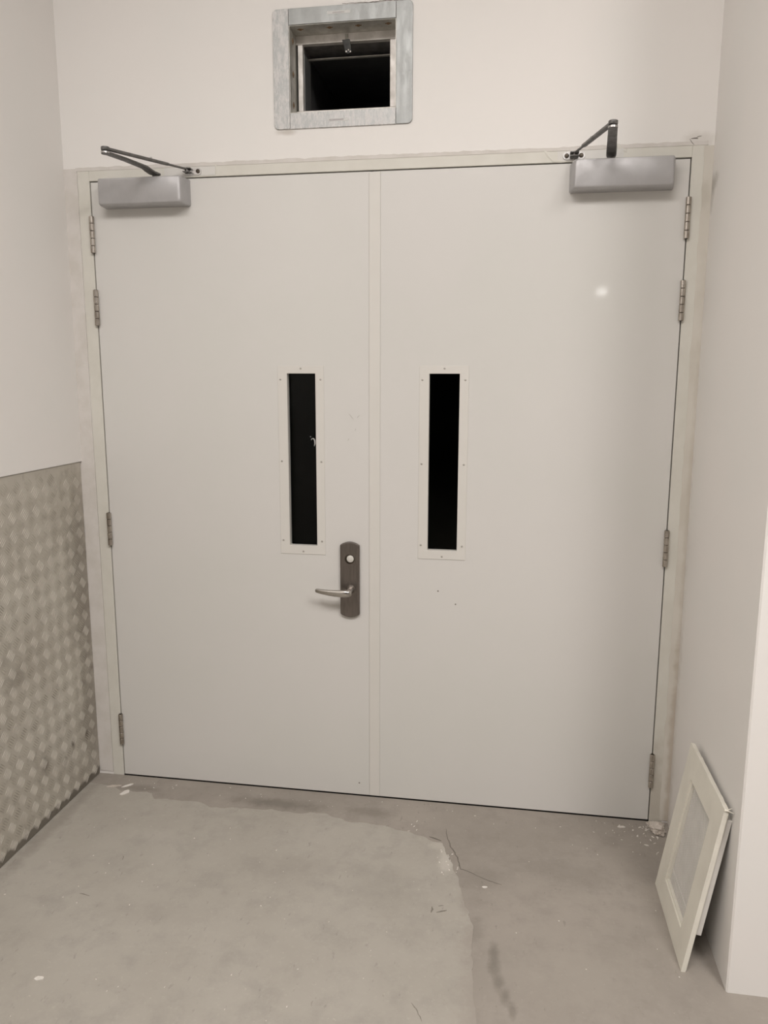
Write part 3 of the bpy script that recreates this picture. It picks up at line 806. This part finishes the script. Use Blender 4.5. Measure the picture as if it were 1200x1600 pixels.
# stepped inner moulding
def ring(name, u0, u1, v0, v1, wd, n0, n1, mat):
    bm = BM()
    frame_box(bm, A, U, Vv, N, u0, u0 + wd, v0, v1, n0, n1); frame_box(bm, A, U, Vv, N, u1 - wd, u1, v0, v1, n0, n1)
    frame_box(bm, A, U, Vv, N, u0 + wd, u1 - wd, v0, v0 + wd, n0, n1); frame_box(bm, A, U, Vv, N, u0 + wd, u1 - wd, v1 - wd, v1, n0, n1)
    return mk(name, bm, mat, gp)
ring('inner_moulding', a0, a1, b0, b1, 0.006, -0.0145, -0.0045, M['panel'])
ring('outer_lip', 0.0025, PW - 0.0025, 0.003, PH - 0.003, 0.006, -TH - 0.002, -TH, M['panel_edge'])
# rim box behind
bm = BM()
r0, r1, q0, q1, RD = 0.012, 0.342, 0.104, 0.424, 0.028
frame_box(bm, A, U, Vv, N, r0, r0 + 0.004, q0, q1, -RD, -TH); frame_box(bm, A, U, Vv, N, r1 - 0.004, r1, q0, q1, -RD, -TH)
frame_box(bm, A, U, Vv, N, r0 + 0.004, r1 - 0.004, q0, q0 + 0.004, -RD, -TH); frame_box(bm, A, U, Vv, N, r0 + 0.004, r1 - 0.004, q1 - 0.004, q1, -RD, -TH)
mk('back_rim', bm, M['slat'], gp, bevel=0.0012)
# grille: backing and slats
fbox('backing', a0 - 0.002, a1 + 0.002, b0 - 0.002, b1 + 0.002, -0.0165, -0.0145, M['slat_gap'])
ns = 21
first = None
for k in range(ns):
    u = a0 + 0.007 + (a1 - a0 - 0.014) * (k + 0.5) / ns
    if first is None:
        u_f = u
        first = fbox('slat', u - 0.0030, u + 0.0030, b0 + 0.007, b1 - 0.007, -0.0145, -0.0115, M['slat'], 0.001)
    else:
        dup(first, Vector(first.location) + U * (u - u_f), gp)
# torn splinter at the upper near corner
bm = BM()
C = A + U * PW + Vv * (PH - 0.002) - N * 0.004
for d_, L in (((0.7, -0.35, 0.55), 0.016), ((0.9, -0.2, -0.25), 0.018), ((0.4, -0.5, 0.1), 0.010), ((0.8, 0.2, 0.2), 0.010)):
    d_ = Vector(d_).normalized(); sweep(bm, [C - d_ * 0.004, C + d_ * L * 0.5, C + d_ * L], [(0.0030, 0.0022), (0.0022, 0.0016), (0.0006, 0.0006)], (0, 0, 1), 6)
mk('torn_corner', bm, M['panel_edge'], gp)['label'] = 'torn ragged corner'

# ------------------------------------------------------------------ plaster debris on the floor
def rock(c, r, sq, seed, sub=2):
    bm = BM()
    bmesh.ops.create_icosphere(bm, subdivisions=sub, radius=1)
    for v in bm.verts:
        d = v.co.copy()
        k = 1 + 0.35 * noise.noise(d * 1.6 + Vector((seed, 0, 0))) + 0.22 * noise.noise(d * 4 + Vector((0, seed, 0)))
        v.co = Vector((d.x * r[0], d.y * r[1], max(-0.55, d.z) * r[2])) * k
    zmin = min(v.co.z for v in bm.verts)
    bm.transform(Matrix.Translation((c[0], c[1], c[2] - zmin)) @ Matrix.Rotation(sq, 4, 'Z'))
    return bm
o = mk('plaster_lump', rock((1.899, -0.064, 0.0002), (0.023, 0.026, 0.018), 0.6, 3, 4), M['lump'], smooth=25, org=(1.900, -0.062, 0))
tag(o, 'crumbled plaster lump on the floor at the foot of the right frame post', 'plaster lump')
o = mk('plaster_crust', rock((1.902, -0.018, 0.0002), (0.030, 0.012, 0.005), 0.0, 9, 4), M['lump'], smooth=25, org=(1.902, -0.018, 0))
tag(o, 'thin crust of plaster droppings between the lump and the right frame post', 'plaster debris')
def flake(c, L, Wd, ang, seed, th=0.0015, z=0.0):
    n = 10; pts = []
    for i in range(n):
        a = 2 * math.pi * i / n; k = 1 + 0.45 * noise.noise((math.cos(a) * 1.3, math.sin(a) * 1.3, seed))
        x, y = math.cos(a) * L / 2 * k, math.sin(a) * Wd / 2 * k
        pts.append((c[0] + x * math.cos(ang) - y * math.sin(ang), c[1] + x * math.sin(ang) + y * math.cos(ang)))
    return prism(BM(), pts, z, z + th, 'z')
Zs = 0.0012
FL = [((0.050, -0.071), 0.045, 0.010, 0.75, 'long thin plaster flake on the floor at the foot of the left door', 0.0, 'chip'),
      ((0.062, -0.122), 0.045, 0.020, 1.15, 'broad plaster flake on the floor just in front of the left door foot', Zs, 'chip'),
      ((1.788, -0.052), 0.028, 0.009, 0.1, 'curved white flake on the floor under the right leaf', 0.0, 'chip'),
      ((0.276, -0.975), 0.022, 0.014, 0.3, 'pale chip on the screed near the front left of the floor', Zs, 'chip'),
      ((1.352, -0.440), 0.014, 0.009, 0.1, 'white chip on the floor just right of the crack', 0.0, 'chip'),
      ((0.000, -0.085), 0.05, 0.014, 0.3, 'grey plaster crumbs at the foot of the left frame post', 0.0, 'lump')]
fdir = {}
for k, (c, L, Wd, ang, lab, z, mt) in enumerate(FL):
    o = mk('plaster_flake', flake(c, L, Wd, ang, k * 3.1, 0.0025, z), M[mt], org=(c[0], c[1], z))
    tag(o, lab, 'plaster flake', 'plaster flakes on the floor')
# countless tiny crumbs
bm = BM()
rnd = random.Random(5)
def crumb(x, y, L, W2, ang, z):
    n = 5; a0_ = rnd.random() * 6
    lo = []; hi = []
    for i in range(n):
        a = a0_ + 2 * math.pi * i / n; k = 0.7 + 0.6 * rnd.random()
        px, py = math.cos(a) * L / 2 * k, math.sin(a) * W2 / 2 * k
        q_ = (x + px * math.cos(ang) - py * math.sin(ang), y + px * math.sin(ang) + py * math.cos(ang))
        lo.append(bm.verts.new((*q_, z))); hi.append(bm.verts.new((q_[0], q_[1], z + 0.001)))
    bm.faces.new(lo[::-1]); bm.faces.new(hi)
    for i in range(n): bm.faces.new([lo[i], lo[(i + 1) % n], hi[(i + 1) % n], hi[i]])
for _ in range(70):       # scatter by the right frame post
    r_ = abs(rnd.gauss(0, 0.06)); a = rnd.uniform(math.pi, 2 * math.pi)
    x, y = 1.885 + r_ * math.cos(a) * 1.1, -0.03 + r_ * math.sin(a) * 1.3
    if x > 1.935 or y > -0.006: continue
    s = rnd.uniform(0.003, 0.015) ** 1.0; crumb(x, y, s, s * rnd.uniform(0.15, 0.5), rnd.uniform(0, 3), 0.0)
for _ in range(40):
    s = rnd.uniform(0.0025, 0.006); x = rnd.uniform(0.0, 1.9); crumb(x, rnd.uniform(-0.11, -0.02), s, s * 0.5, rnd.uniform(0, 3), 0.0)
for (x, y) in ((1.115, -0.13), (1.11, -0.16), (1.12, -0.18), (1.10, -0.15), (1.095, -0.19)):
    crumb(x, y, 0.010, 0.003, rnd.uniform(0, 3), 0.0)
for _ in range(50):
    s = rnd.uniform(0.0025, 0.006); x = rnd.uniform(-0.05, 1.15); crumb(x, rnd.uniform(-1.1, -0.22), s, s * 0.6, rnd.uniform(0, 3), Zs)
for _ in range(16):
    s = rnd.uniform(0.0025, 0.006); crumb(rnd.uniform(1.42, 1.85), rnd.uniform(-1.0, -0.1), s, s * 0.6, rnd.uniform(0, 3), 0.0)
for k in range(16):
    s = rnd.uniform(0.004, 0.009); crumb(1.225 + rnd.gauss(0, 0.018) + k * 0.001, -0.28 - k * 0.008, s, s * 0.5, rnd.uniform(0, 3), Zs)
o = mk('plaster_crumbs', bm, M['chip'])
tag(o, 'tiny white plaster crumbs scattered over the floor', 'debris', None, 'stuff')
